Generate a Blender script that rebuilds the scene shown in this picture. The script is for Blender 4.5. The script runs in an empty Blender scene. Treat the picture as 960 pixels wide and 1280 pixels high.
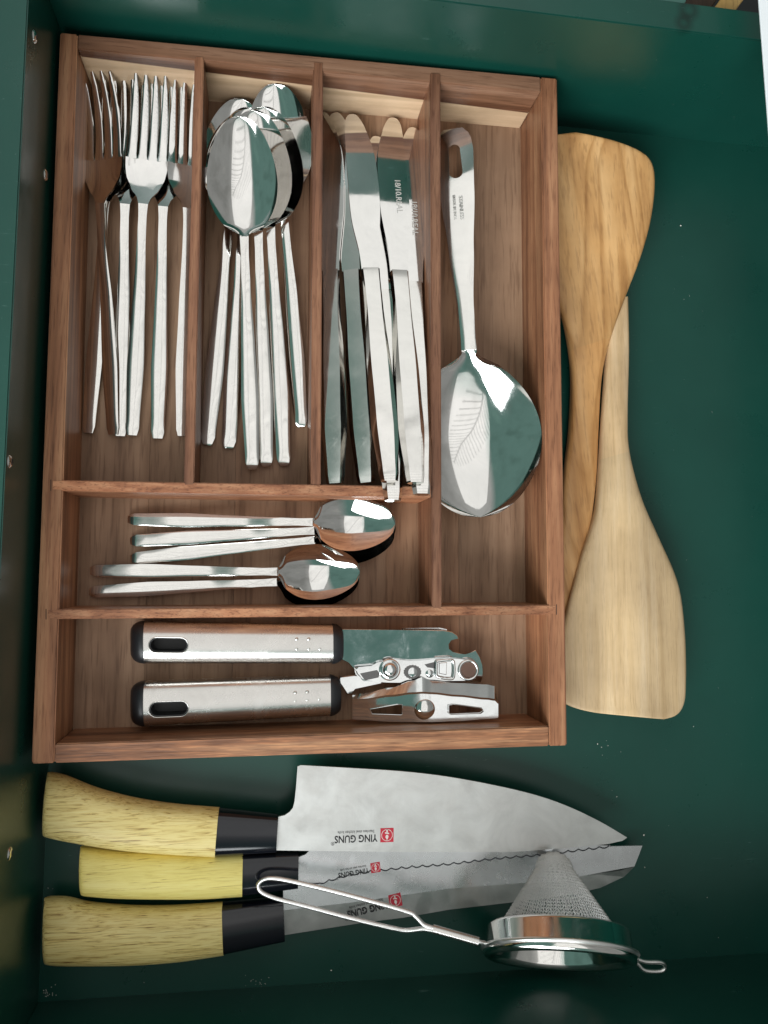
import bpy, bmesh, math, random
from mathutils import Vector, Matrix
R = math.radians
rnd = random.Random(7)
SC = bpy.context.scene
COL = SC.collection

# ------------------------------------------------------------------ camera
CAM = Vector((.10872, .09428, .45315))
ROT = Matrix(((0.98854001, -0.02303842, -0.14919075),
              (0.0116853, 0.99699864, -0.07653215),
              (0.15050615, 0.07391175, 0.98584226)))
F = 971.67                       # focal length in pixels of a 960x1280 picture
cd = bpy.data.cameras.new('camera'); cam = bpy.data.objects.new('camera', cd); COL.objects.link(cam)
cam.matrix_world = Matrix.Translation(CAM) @ ROT.to_4x4()
cd.sensor_fit = 'VERTICAL'; cd.sensor_height = 36; cd.sensor_width = 27; cd.lens = F / 1280 * 36
cd.clip_start = .01; cd.clip_end = 50
SC.camera = cam

# ------------------------------------------------------------------ light
SC.view_settings.view_transform = 'Standard'; SC.view_settings.look = 'None'
SC.view_settings.exposure = 0; SC.view_settings.gamma = 1
W = bpy.data.worlds.new('World'); SC.world = W; W.use_nodes = True
def kitchen_world():
    # soft surroundings: pale ceiling, green cabinet fronts towards -x and -y, neutral walls elsewhere
    nt = W.node_tree; L = nt.links.new; bg = nt.nodes['Background']
    tc = nt.nodes.new('ShaderNodeTexCoord'); sp = nt.nodes.new('ShaderNodeSeparateXYZ'); L(tc.outputs['Generated'], sp.inputs[0])
    def rmp(stops, fac):
        r = nt.nodes.new('ShaderNodeValToRGB'); e = r.color_ramp.elements
        while len(e) < len(stops): e.new(.5)
        for el, (p, c) in zip(e, stops): el.position = p; el.color = (*c, 1)
        L(fac, r.inputs[0]); return r.outputs[0]
    def ma(op, a, b):
        m = nt.nodes.new('ShaderNodeMath'); m.operation = op
        for i, v in ((0, a), (1, b)):
            if isinstance(v, (int, float)): m.inputs[i].default_value = v
            else: L(v, m.inputs[i])
        return m.outputs[0]
    elev = rmp([(0, (.12, .115, .11)), (.18, (.40, .40, .385)), (.5, (.42, .425, .41)), (.72, (.42, .425, .41)), (.9, (.52, .515, .50))], sp.outputs[2])
    side = ma('MAXIMUM', ma('MULTIPLY', sp.outputs[0], -1.0), ma('MULTIPLY', sp.outputs[1], -1.0))
    m1 = rmp([(.34, (0, 0, 0)), (.44, (1, 1, 1))], side)
    mx = nt.nodes.new('ShaderNodeMixRGB'); L(m1, mx.inputs[0]); L(elev, mx.inputs[1])
    mx.inputs[2].default_value = (.11, .205, .18, 1)
    m2 = rmp([(.22, (0, 0, 0)), (.5, (1, 1, 1))], sp.outputs[0])
    my = nt.nodes.new('ShaderNodeMixRGB'); L(m2, my.inputs[0]); L(mx.outputs[0], my.inputs[1]); my.inputs[2].default_value = (.27, .275, .265, 1)
    nz = nt.nodes.new('ShaderNodeTexNoise'); nz.inputs['Scale'].default_value = 3.2; nz.inputs['Detail'].default_value = 3; L(tc.outputs['Generated'], nz.inputs['Vector'])
    bl = rmp([(.34, (.80, .80, .79)), (.50, (1, 1, 1)), (.62, (1.0, 1.0, 1.0)), (.74, (1.25, 1.23, 1.2))], nz.outputs[0])
    mz = nt.nodes.new('ShaderNodeMixRGB'); mz.blend_type = 'MULTIPLY'; mz.inputs[0].default_value = 1; L(my.outputs[0], mz.inputs[1]); L(bl, mz.inputs[2])
    L(mz.outputs[0], bg.inputs[0]); bg.inputs[1].default_value = 1
kitchen_world()
def lamp(name, loc, target, sx, sy, power, color):
    l = bpy.data.lights.new(name, 'AREA'); l.shape = 'RECTANGLE'; l.size = sx; l.size_y = sy
    l.energy = power; l.color = color
    o = bpy.data.objects.new(name, l); COL.objects.link(o)
    o.location = loc
    d = Vector(target) - Vector(loc)
    o.rotation_euler = d.to_track_quat('-Z', 'Y').to_euler()
    return o
ceil = lamp('ceiling_light', (.10, 1.02, 1.55), (.10, 1.02, 0), 1.3, 3.15, 7.6, (1, .99, .965))
lamp('window_light', (-.85, -1.55, 1.45), (.1, .20, 0), 2.3, 1.5, 96, (.95, .98, 1.0))
def leaf_reflection(l):
    # made-up leaf veins in the lamp, standing in for an unseen shirt's reflection
    l.use_nodes = True; nt = l.node_tree; L = nt.links.new
    em = nt.nodes['Emission']
    g = nt.nodes.new('ShaderNodeNewGeometry')
    mp = nt.nodes.new('ShaderNodeMapping'); mp.vector_type = 'POINT'
    L(g.outputs['Parametric'], mp.inputs[0])
    mp.inputs['Location'].default_value = (-.5, -.27, 0)
    rt = nt.nodes.new('ShaderNodeMapping'); rt.inputs['Scale'].default_value = (1.3, 3.15, 1); rt.inputs['Rotation'].default_value = (0, 0, R(32)); L(mp.outputs[0], rt.inputs[0])
    sp = nt.nodes.new('ShaderNodeSeparateXYZ'); L(rt.outputs[0], sp.inputs[0])
    def ma(op, a, b=0.0):
        m = nt.nodes.new('ShaderNodeMath'); m.operation = op
        for i, v in ((0, a), (1, b)):
            if isinstance(v, (int, float)): m.inputs[i].default_value = v
            else: L(v, m.inputs[i])
        return m.outputs[0]
    ax = ma('ABSOLUTE', sp.outputs[0])
    rib = ma('LESS_THAN', ax, .017)
    w = ma('ADD', ma('MULTIPLY', ma('SUBTRACT', sp.outputs[1], ma('MULTIPLY', ma('POWER', ax, .8), .75)), 1 / .125), 40)
    vein = ma('LESS_THAN', ma('FRACT', w), .17)
    inside = ma('LESS_THAN', ma('ADD', ma('MULTIPLY', ma('POWER', ax, 2), 2.9), ma('MULTIPLY', ma('POWER', sp.outputs[1], 2), .85)), 1.0)
    pat = ma('MULTIPLY', ma('MAXIMUM', rib, vein), inside)
    L(ma('SUBTRACT', 1, ma('MULTIPLY', pat, .80)), em.inputs['Strength'])
leaf_reflection(ceil.data)

# ------------------------------------------------------------------ helpers
def ray(px, py):
    return ROT @ Vector(((px - 480) / F, -(py - 640) / F, -1))
def at(px, py, z=0):
    d = ray(px, py); return CAM + d * ((z - CAM.z) / d.z)
def at_x(px, py, x):
    d = ray(px, py); return CAM + d * ((x - CAM.x) / d.x)

def finish(me, smooth=True, angle=None):
    if smooth:
        for p in me.polygons: p.use_smooth = True
    if angle is not None:
        bm = bmesh.new(); bm.from_mesh(me)
        for e in bm.edges:
            if len(e.link_faces) == 2 and e.calc_face_angle(0) > angle: e.smooth = False
        bm.to_mesh(me); bm.free()
def link(name, me, mat, parent=None):
    o = bpy.data.objects.new(name, me); COL.objects.link(o)
    if mat: 
        me.materials.clear(); me.materials.append(mat)
    if parent: o.parent = parent
    return o
def from_bm(bm, name, mat, parent=None, smooth=False, angle=None):
    bmesh.ops.recalc_face_normals(bm, faces=bm.faces[:])
    me = bpy.data.meshes.new(name); bm.to_mesh(me); bm.free()
    finish(me, smooth, angle)
    return link(name, me, mat, parent)
def tag(o, label=None, cat=None, group=None, kind=None):
    if label: o['label'] = label
    if cat: o['category'] = cat
    if group: o['group'] = group
    if kind: o['kind'] = kind
    return o
def empty(name, loc=(0, 0, 0)):
    o = bpy.data.objects.new(name, None); COL.objects.link(o); o.location = loc
    o.empty_display_size = .01
    return o
def child_inv(o, root):
    """mesh given in world coordinates becomes a child of root"""
    o.parent = root; o.matrix_parent_inverse = Matrix.Translation(root.location).inverted()
    return o

def loft_bm(secs, cap=True, bm=None):
    bm = bm or bmesh.new()
    rings = [[bm.verts.new(p) for p in s] for s in secs]
    n = len(rings[0])
    for a, b in zip(rings, rings[1:]):
        for i in range(n):
            bm.faces.new((a[i], a[(i + 1) % n], b[(i + 1) % n], b[i]))
    if cap:
        bm.faces.new(rings[0]); bm.faces.new(rings[-1])
    return bm
def box_bm(x0, x1, y0, y1, z0, z1, bev=0.0004, bm=None):
    bm = bm or bmesh.new()
    vs = [bm.verts.new((x, y, z)) for x in (x0, x1) for y in (y0, y1) for z in (z0, z1)]
    fs = []
    for f in ((0, 1, 3, 2), (4, 6, 7, 5), (0, 4, 5, 1), (2, 3, 7, 6), (0, 2, 6, 4), (1, 5, 7, 3)):
        fs.append(bm.faces.new([vs[i] for i in f]))
    if bev:
        bmesh.ops.bevel(bm, geom=list({e for f in fs for e in f.edges}), offset=bev, segments=2, affect='EDGES')
    return bm
def prism_bm(pts, z0, z1, bev=0, bm=None, seg=1):
    """outline of (x,y) or (x,y,z-shift) extruded in z"""
    bm = bm or bmesh.new()
    g = lambda p, z: (p[0], p[1], z + (p[2] if len(p) > 2 else 0))
    lo = [bm.verts.new(g(p, z0)) for p in pts]; hi = [bm.verts.new(g(p, z1)) for p in pts]
    n = len(pts)
    bm.faces.new(lo[::-1]); top = bm.faces.new(hi)
    for i in range(n): bm.faces.new((lo[i], lo[(i + 1) % n], hi[(i + 1) % n], hi[i]))
    if bev:
        bmesh.ops.bevel(bm, geom=list(top.edges), offset=bev, segments=seg, affect='EDGES')
    return bm
def tube_bm(path, r, n=10, bm=None, closed=False):
    bm = bm or bmesh.new()
    P = [Vector(p) for p in path]; m = len(P); rings = []
    up = Vector((0, 0, 1))
    for i, p in enumerate(P):
        a = P[i - 1] if (i or closed) else P[0]
        b = P[(i + 1) % m] if (i < m - 1 or closed) else P[-1]
        t = (b - a).normalized()
        s = t.cross(up)
        if s.length < .15: s = t.cross(Vector((1, 0, 0)))
        s.normalize(); u = s.cross(t)
        rr = r[i] if isinstance(r, (list, tuple)) else r
        rings.append([bm.verts.new(p + (s * math.cos(2 * math.pi * k / n) + u * math.sin(2 * math.pi * k / n)) * rr) for k in range(n)])
    rng = range(m) if closed else range(m - 1)
    for i in rng:
        a, b = rings[i], rings[(i + 1) % m]
        for k in range(n): bm.faces.new((a[k], a[(k + 1) % n], b[(k + 1) % n], b[k]))
    if not closed: bm.faces.new(rings[0]); bm.faces.new(rings[-1])
    return bm
def smooth_path(pts, k=6):
    """Catmull-Rom through points"""
    P = [Vector(p) for p in pts]; out = []
    for i in range(len(P) - 1):
        p0 = P[max(i - 1, 0)]; p1 = P[i]; p2 = P[i + 1]; p3 = P[min(i + 2, len(P) - 1)]
        for j in range(k):
            t = j / k
            out.append(.5 * ((2 * p1) + (p2 - p0) * t + (2 * p0 - 5 * p1 + 4 * p2 - p3) * t * t + (3 * p1 - p0 - 3 * p2 + p3) * t ** 3))
    out.append(P[-1]); return out
def smooth2(pts, k=5): return [(p.x, p.y) for p in smooth_path([(a, b, 0) for a, b in pts], k)]
def interp(tab, x):
    if x <= tab[0][0]: return tab[0][1]
    for (a, u), (b, v) in zip(tab, tab[1:]):
        if x <= b:
            t = (x - a) / (b - a); t = t * t * (3 - 2 * t) * .5 + t * .5
            return u + (v - u) * t
    return tab[-1][1]
def superloop(c, sx, vx, half, thick, n=24, e=2.4):
    """closed super-ellipse section: c centre, half*sx sideways, thick*vx upwards"""
    out = []
    for k in range(n):
        a = 2 * math.pi * k / n
        ca, sa = math.cos(a), math.sin(a)
        out.append(c + sx * (half * math.copysign(abs(ca) ** (2 / e), ca)) + vx * (thick * math.copysign(abs(sa) ** (2 / e), sa)))
    return out
def boolean_cut(o, cutter_bm):
    me = bpy.data.meshes.new('cut'); bmesh.ops.recalc_face_normals(cutter_bm, faces=cutter_bm.faces[:])
    cutter_bm.to_mesh(me); cutter_bm.free()
    c = bpy.data.objects.new('cut', me); COL.objects.link(c); c.matrix_world = o.matrix_world
    m = o.modifiers.new('b', 'BOOLEAN'); m.operation = 'DIFFERENCE'; m.object = c; m.solver = 'EXACT'
    dg = bpy.context.evaluated_depsgraph_get(); dg.update()
    new = bpy.data.meshes.new_from_object(o.evaluated_get(dg))
    o.modifiers.clear(); o.data = new
    bpy.data.objects.remove(c)
    finish(new, True, R(35))
def text_obj(name, s, size, mat, parent, mtx, extrude=.00003, bold=0.0):
    """lettering as a thin mesh lying in the plane given by mtx (world)"""
    cu = bpy.data.curves.new(name, 'FONT'); cu.body = s; cu.size = size; cu.extrude = extrude
    cu.align_x = 'CENTER'; cu.align_y = 'CENTER'; cu.resolution_u = 3; cu.offset = bold
    t = bpy.data.objects.new(name, cu); COL.objects.link(t)
    dg = bpy.context.evaluated_depsgraph_get(); dg.update()
    me = bpy.data.meshes.new_from_object(t.evaluated_get(dg)); bpy.data.objects.remove(t)
    me.transform(mtx)
    return link(name, me, mat, parent)

# ------------------------------------------------------------------ materials
def new_mat(name):
    m = bpy.data.materials.new(name); m.use_nodes = True
    nt = m.node_tree; b = nt.nodes['Principled BSDF']
    return m, nt, b
def N(nt, t, **kw):
    n = nt.nodes.new(t)
    for k, v in kw.items():
        if k in n.inputs: n.inputs[k].default_value = v
        else: setattr(n, k, v)
    return n
def ramp(nt, stops, fac):
    r = nt.nodes.new('ShaderNodeValToRGB'); e = r.color_ramp.elements
    while len(e) < len(stops): e.new(.5)
    for el, (p, c) in zip(e, stops): el.position = p; el.color = (*c, 1) if len(c) == 3 else c
    nt.links.new(fac, r.inputs[0]); return r
def coords(nt, scale, rot=(0, 0, 0), loc=(0, 0, 0)):
    tc = nt.nodes.new('ShaderNodeTexCoord'); mp = nt.nodes.new('ShaderNodeMapping')
    mp.inputs['Scale'].default_value = scale; mp.inputs['Rotation'].default_value = rot; mp.inputs['Location'].default_value = loc
    nt.links.new(tc.outputs['Object'], mp.inputs[0]); return mp
def noise(nt, vec, scale, detail=4, rough=.5, dist=0):
    n = N(nt, 'ShaderNodeTexNoise', Scale=scale, Detail=detail, Roughness=rough, Distortion=dist)
    nt.links.new(vec, n.inputs['Vector']); return n
def mix(nt, mode, fac, a, b):
    m = nt.nodes.new('ShaderNodeMixRGB'); m.blend_type = mode
    for i, v in ((0, fac), (1, a), (2, b)):
        if isinstance(v, (int, float)): m.inputs[i].default_value = v
        elif isinstance(v, tuple): m.inputs[i].default_value = (*v, 1) if len(v) == 3 else v
        else: nt.links.new(v, m.inputs[i])
    return m
def bump(nt, b, h, strength, dist=.0005):
    bp = N(nt, 'ShaderNodeBump', Strength=strength, Distance=dist)
    nt.links.new(h, bp.inputs['Height']); nt.links.new(bp.outputs[0], b.inputs['Normal']); return bp

def wood(name, dark, mid, light, axis='x', across=140, along=5, rough=.5, pore=.5, seed=0.0, rings=0, sap=None, spec=.35, rot=0, fleck=False):
    m, nt, b = new_mat(name)
    s = {'x': (along, across, across), 'y': (across, along, across), 'z': (across, across, along)}[axis]
    mp = coords(nt, s, (0, 0, 0), (seed, seed * 1.7, seed * .6))
    if rot:
        mp0 = coords(nt, (1, 1, 1), (0, 0, R(rot))); nt.links.new(mp0.outputs[0], mp.inputs[0])
    n1 = noise(nt, mp.outputs[0], 1.0, 5, .55, .4)
    col = ramp(nt, [(.30, dark), (.48, mid), (.70, light)], n1.outputs[0]).outputs[0]
    # broad colour drift
    mp2 = coords(nt, tuple(v * .13 for v in s), loc=(seed * 3, 1, seed))
    if rot: nt.links.new(mp0.outputs[0], mp2.inputs[0])
    n2 = noise(nt, mp2.outputs[0], 1.0, 2)
    d = ramp(nt, [(.3, (.62, .60, .60)), (.7, (1.25, 1.2, 1.12))], n2.outputs[0])
    col = mix(nt, 'MULTIPLY', 1.0, col, d.outputs[0]).outputs[0]
    if rings:
        mp4 = coords(nt, tuple(v * rings for v in s), loc=(seed, seed, 0))
        if rot: nt.links.new(mp0.outputs[0], mp4.inputs[0])
        n4 = noise(nt, mp4.outputs[0], 1.0, 1, .3, .8)
        mul = N(nt, 'ShaderNodeMath', operation='MULTIPLY'); mul.inputs[1].default_value = 16
        nt.links.new(n4.outputs[0], mul.inputs[0])
        fr = N(nt, 'ShaderNodeMath', operation='FRACT'); nt.links.new(mul.outputs[0], fr.inputs[0])
        rr = ramp(nt, [(0, (.70, .63, .54)), (.12, (1, 1, 1)), (.7, (1, 1, 1)), (1, (.70, .63, .54))], fr.outputs[0])
        col = mix(nt, 'MULTIPLY', .8, col, rr.outputs[0]).outputs[0]
    # pores: short dark dashes along the grain
    mp3 = coords(nt, tuple(v * (6 if v == across else 9) for v in s), loc=(0, seed, 0))
    if rot: nt.links.new(mp0.outputs[0], mp3.inputs[0])
    n3 = noise(nt, mp3.outputs[0], 1.0, 2, .6)
    pr = ramp(nt, [(.33, (.55, .50, .48)), (.47, (1, 1, 1))], n3.outputs[0])
    col = mix(nt, 'MULTIPLY', pore, col, pr.outputs[0]).outputs[0]
    if fleck:
        lf = ramp(nt, [(.52, (1, 1, 1)), (.66, (1.5, 1.45, 1.35))], n3.outputs[0])
        col = mix(nt, 'MULTIPLY', 1, col, lf.outputs[0]).outputs[0]
    if sap:
        tc = nt.nodes.new('ShaderNodeTexCoord'); sp = nt.nodes.new('ShaderNodeSeparateXYZ'); nt.links.new(tc.outputs['Object'], sp.inputs[0])
        # boundary height falls to the right
        mx = N(nt, 'ShaderNodeMath', operation='MULTIPLY_ADD'); mx.inputs[1].default_value = .055; nt.links.new(sp.outputs[0], mx.inputs[0]); nt.links.new(sp.outputs[2], mx.inputs[2])
        wv = N(nt, 'ShaderNodeMath', operation='MULTIPLY_ADD'); wv.inputs[1].default_value = .006; nt.links.new(n2.outputs[0], wv.inputs[0]); nt.links.new(mx.outputs[0], wv.inputs[2])
        mr = N(nt, 'ShaderNodeMapRange'); mr.inputs[1].default_value = .010; mr.inputs[2].default_value = .060; nt.links.new(wv.outputs[0], mr.inputs[0])
        q = lambda z: (z - .010) / .05
        band = ramp(nt, [(0, sap), (q(.0455), sap), (q(.0462), (.42, .33, .29)), (q(.0505), (.62, .55, .5)), (q(.052), (1.0, .95, .9)), (1, (1, 1, 1))], mr.outputs[0])
        below = ramp(nt, [(q(.0455), (1, 1, 1)), (q(.0462), (0, 0, 0))], mr.outputs[0])
        vein = ramp(nt, [(.35, (.80, .78, .74)), (.6, (1.05, 1.05, 1.05))], n1.outputs[0])
        sapc = mix(nt, 'MULTIPLY', 1, sap, vein.outputs[0])
        up = mix(nt, 'MULTIPLY', 1, col, band.outputs[0])
        col = mix(nt, 'MIX', below.outputs[0], up.outputs[0], sapc.outputs[0]).outputs[0]
    oi = nt.nodes.new('ShaderNodeObjectInfo')        # each board of its own tone
    tone = ramp(nt, [(0, (.84, .82, .80)), (.5, (1.0, 1.0, 1.0)), (1, (1.14, 1.06, 1.0))], oi.outputs['Random'])
    col = mix(nt, 'MULTIPLY', 1, col, tone.outputs[0]).outputs[0]
    mpw = coords(nt, (1, 1, 1), loc=(seed, 0, seed)); nw = noise(nt, mpw.outputs[0], 26, 4, .6)   # handling wear
    wr = ramp(nt, [(.35, (.88, .86, .85)), (.65, (1.07, 1.06, 1.05))], nw.outputs[0])
    col = mix(nt, 'MULTIPLY', 1, col, wr.outputs[0]).outputs[0]
    nt.links.new(col, b.inputs['Base Color'])
    b.inputs['Roughness'].default_value = rough; b.inputs['Specular IOR Level'].default_value = spec
    bump(nt, b, pr.outputs[0], .35, .0003)
    return m

def metal(name, base=(.80, .79, .77), rough=.09, smear=.12, brush=None, bstr=.05, wear=0):
    m, nt, b = new_mat(name)
    b.inputs['Metallic'].default_value = 1; b.inputs['Base Color'].default_value = (*base, 1)
    mp = coords(nt, (1, 1, 1))
    n = noise(nt, mp.outputs[0], 90, 5, .6)
    r = ramp(nt, [(.35, (rough,) * 3), (.75, (rough + smear,) * 3)], n.outputs[0])
    sm = noise(nt, mp.outputs[0], 31, 6, .7, 1.4); s2 = ramp(nt, [(.56, (0, 0, 0)), (.68, (.10 if smear else 0,) * 3)], sm.outputs[0])
    ad = mix(nt, 'ADD', 1, r.outputs[0], s2.outputs[0])
    nt.links.new(ad.outputs[0], b.inputs['Roughness'])
    tint = ramp(nt, [(.35, tuple(v * .90 for v in base)), (.7, base)], sm.outputs[0]); nt.links.new(tint.outputs[0], b.inputs['Base Color'])
    if wear:
        nw = noise(nt, mp.outputs[0], 45, 6, .7, .6)
        c = ramp(nt, [(.3, tuple(v * (1 - wear) for v in base)), (.6, base)], nw.outputs[0]); nt.links.new(c.outputs[0], b.inputs['Base Color'])
    if brush:
        mb = coords(nt, brush); nb = noise(nt, mb.outputs[0], 1, 3, .6)
        bump(nt, b, nb.outputs[0], bstr, .0002)
    else:
        nb = noise(nt, mp.outputs[0], 38, 2, .5); bump(nt, b, nb.outputs[0], bstr, .0006)
    return m

M_STEEL = metal('polished_steel', (.84, .83, .80), .055, .10, bstr=.04)
M_MIRROR = metal('mirror_steel', (.84, .83, .81), .03, .06, bstr=.015)
M_BRUSHX = metal('brushed_steel', (.72, .70, .67), .24, .06, (5, 1800, 1800), .035)
M_BLADE = metal('ground_blade_steel', (.70, .70, .68), .30, .16, (1800, 18, 1800), .10, wear=.16)
M_BLADE2 = metal('satin_blade_steel', (.70, .71, .72), .22, .14, (1800, 18, 1800), .06, wear=.10)
M_CHROME = metal('chromed_plate', (.82, .84, .84), .05, .16, bstr=.03, wear=.12)
M_WIRE = metal('wire_steel', (.88, .87, .85), .30, .1, bstr=.02)
M_TEXTL = metal('etched_mark', (.92, .92, .90), .6, .1, bstr=.0)

WD = ((.165, .074, .040), (.325, .155, .084), (.47, .262, .150))
WF = ((.20, .118, .073), (.315, .20, .130), (.42, .28, .190))
M_WX = wood('acacia_rail', *WD, 'x', 170, 7, .42, .7, 1.3, fleck=True)
M_WY = wood('acacia_side', *WD, 'y', 170, 7, .42, .7, 4.1)
M_WBACK = wood('acacia_back', (.14, .072, .042), (.25, .135, .085), (.36, .22, .15), 'x', 150, 6, .42, .6, 2.2, sap=(.60, .44, .29))
M_WEND = wood('acacia_divider', (.24, .10, .052), (.42, .195, .105), (.56, .31, .18), 'x', 260, 60, .45, .9, 5.5)
M_WDY = wood('acacia_divider_long', (.12, .052, .030), (.235, .108, .062), (.35, .18, .105), 'y', 200, 9, .42, .7, 8.2)
M_WFLOOR = wood('acacia_base', *WF, 'y', 95, 4, .5, .6, 7.7, spec=.3)
M_TEAK = wood('teak', (.40, .205, .078), (.58, .335, .14), (.70, .45, .22), 'y', 80, 6, .42, .45, 3.3, rings=.16, rot=-8)
M_OAK = wood('pale_oak', (.56, .41, .23), (.66, .50, .30), (.73, .58, .38), 'y', 230, 8, .5, .25, 9.1)

def paint(name='green_lacquer'):
    m, nt, b = new_mat(name)
    mp = coords(nt, (1, 1, 1)); n = noise(nt, mp.outputs[0], 9, 5, .6)
    c = ramp(nt, [(.3, (.0035, .045, .033)), (.7, (.0055, .058, .042))], n.outputs[0])
    # dull water rings and scuffs left on the lacquer of the back wall
    col = c.outputs[0]
    tc = nt.nodes.new('ShaderNodeTexCoord')
    for (px, py, r, z) in ((861, 12, .0036, .094), (855, 28, .0027, .094)):
        p = at(px, py, z)
        d = N(nt, 'ShaderNodeVectorMath', operation='DISTANCE'); nt.links.new(tc.outputs['Object'], d.inputs[0]); d.inputs[1].default_value = p
        s = N(nt, 'ShaderNodeMath', operation='SUBTRACT'); nt.links.new(d.outputs['Value'], s.inputs[0]); s.inputs[1].default_value = r
        a = N(nt, 'ShaderNodeMath', operation='ABSOLUTE'); nt.links.new(s.outputs[0], a.inputs[0])
        rr = ramp(nt, [(0, (.45, .5, .5)), (.0008, (1, 1, 1))], a.outputs[0])
        col = mix(nt, 'MULTIPLY', 1, col, rr.outputs[0]).outputs[0]
    nt.links.new(col, b.inputs['Base Color'])
    n2 = noise(nt, mp.outputs[0], 30, 6, .65)
    ms = coords(nt, (70, 900, 300), (0, 0, R(38))); ns = noise(nt, ms.outputs[0], 1, 3, .7, .5)
    area = noise(nt, mp.outputs[0], 7, 2); am = ramp(nt, [(.52, (0, 0, 0)), (.66, (1, 1, 1))], area.outputs[0])
    sc = ramp(nt, [(.66, (0, 0, 0)), (.74, (.05, .075, .07))], ns.outputs[0])
    scm = mix(nt, 'MULTIPLY', 1, sc.outputs[0], am.outputs[0])
    dm = noise(nt, mp.outputs[0], 380, 4, .7); dr_ = ramp(nt, [(.69, (0, 0, 0)), (.76, (.10, .12, .11))], dm.outputs[0])
    dust = mix(nt, 'ADD', 1, scm.outputs[0], dr_.outputs[0])
    fin = mix(nt, 'ADD', 1, col, dust.outputs[0]); nt.links.new(fin.outputs[0], b.inputs['Base Color'])
    r = ramp(nt, [(.35, (.27,) * 3), (.7, (.36,) * 3)], n2.outputs[0]); nt.links.new(r.outputs[0], b.inputs['Roughness'])
    n3 = noise(nt, mp.outputs[0], 700, 2); bump(nt, b, n3.outputs[0], .06, .0002)
    b.inputs['Specular IOR Level'].default_value = .5
    return m
M_GREEN = paint()
def plain(name, col, rough=.5, spec=.5, var=.15, scale=60, bstr=.05):
    m, nt, b = new_mat(name)
    mp = coords(nt, (1, 1, 1)); n = noise(nt, mp.outputs[0], scale, 4)
    c = ramp(nt, [(.3, tuple(v * (1 - var) for v in col)), (.7, tuple(min(1, v * (1 + var)) for v in col))], n.outputs[0])
    nt.links.new(c.outputs[0], b.inputs['Base Color']); b.inputs['Roughness'].default_value = rough; b.inputs['Specular IOR Level'].default_value = spec
    bump(nt, b, n.outputs[0], bstr, .0003)
    return m
M_BLACKP = plain('black_plastic', (.012, .013, .015), .38, .5, .1)
M_FERR = plain('black_gloss_collar', (.006, .007, .011), .13, .55, .1, 40, .03)
M_RED = plain('red_print', (.52, .022, .045), .4, .4, .1)
M_INK = plain('dark_print', (.02, .02, .022), .5, .3, .1)
M_INKG = plain('grey_print', (.10, .10, .10), .5, .3, .1)
M_PALE = plain('pale_print', (.72, .66, .62), .4, .4, .1)
M_WHITE = plain('white_laminate', (.82, .84, .86), .4, .4, .03)
M_DARK = plain('dark_laminate', (.010, .014, .016), .5, .4, .1)
M_CRUMB = plain('crumb', (.75, .72, .66), .7, .3, .1)
def handle_wood():
    m, nt, b = new_mat('printed_yellow_wood')
    mp = coords(nt, (50, 900, 900), (0, 0, R(-7)), (2, 1, 0)); n = noise(nt, mp.outputs[0], 1, 4, .6, 1.2)
    c = ramp(nt, [(.31, (.26, .15, .04)), (.40, (.66, .49, .17)), (.50, (.85, .70, .29)), (.75, (.90, .78, .38))], n.outputs[0])
    mp2 = coords(nt, (14, 50, 50)); n2 = noise(nt, mp2.outputs[0], 1, 2)
    d = ramp(nt, [(.3, (.85, .84, .78)), (.7, (1.08, 1.08, 1.05))], n2.outputs[0])
    x = mix(nt, 'MULTIPLY', 1, c.outputs[0], d.outputs[0]); nt.links.new(x.outputs[0], b.inputs['Base Color'])
    b.inputs['Roughness'].default_value = .42; b.inputs['Specular IOR Level'].default_value = .35
    bump(nt, b, n.outputs[0], .12, .0003)
    return m
M_YEL = handle_wood()
def handle_wood_plain():
    m = M_YEL.copy(); m.name = 'plain_yellow_wood'
    for n in m.node_tree.nodes:
        if n.type == 'VALTORGB' and len(n.color_ramp.elements) == 4:
            for e, (p, c) in zip(n.color_ramp.elements, [(.28, (.42, .30, .07)), (.37, (.76, .62, .18)), (.5, (.87, .74, .24)), (.75, (.90, .79, .30))]):
                e.position = p; e.color = (*c, 1)
    return m
M_YEL2 = handle_wood_plain()

# ------------------------------------------------------------------ drawer
DX, DFY, DBY, DH, DT = -.0051, -.1353, .3786, .0938, .016
DRX = .47
drawer = empty('drawer', (0, 0, 0)); tag(drawer, 'deep drawer lacquered dark green holding the wooden cutlery tray', 'drawer')
def dpart(name, bm, mat=M_GREEN): return from_bm(bm, name, mat, drawer, True, R(30))
dpart('base_panel', box_bm(DX - .004, DRX + .004, DFY - .004, DBY + .004, -.012, 0, 0))
dpart('side_panel', box_bm(DX - DT, DX, DFY - DT, DBY - .0002, -.012, DH - .0003, .0006))
dpart('side_panel', box_bm(DRX, DRX + DT, DFY - DT, DBY - .0002, -.012, DH - .0003, .0006))
dpart('back_panel', box_bm(DX - DT - .05, DRX + DT + .02, DBY, DBY + DT, -.012, DH, .0006))
dpart('front_panel', box_bm(DX - .0002, DRX + .0002, DFY - DT, DFY, -.012, DH - .0006, .0006))
for px, py in ((43, 46), (57, 219), (12, 577), (12, 1067)):
    p = at_x(px, py, DX)
    bm = bmesh.new()
    prof = [(.0, .0010), (.0016, .0010), (.0024, .0007), (.0030, .0002), (.0032, -.0003)]
    secs = [[(p.x + h, p.y + r * math.cos(2 * math.pi * k / 20), p.z + r * math.sin(2 * math.pi * k / 20)) for k in range(20)] for r, h in [(max(r, .0002), h) for r, h in prof]]
    loft_bm(secs, True, bm)
    s = from_bm(bm, 'screw', M_STEEL, drawer, True, R(40))
    from_bm(box_bm(p.x + .0009, p.x + .0012, p.y - .0014, p.y + .0014, p.z - .0003, p.z + .0003, 0), 'slot', M_DARK, s)
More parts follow.
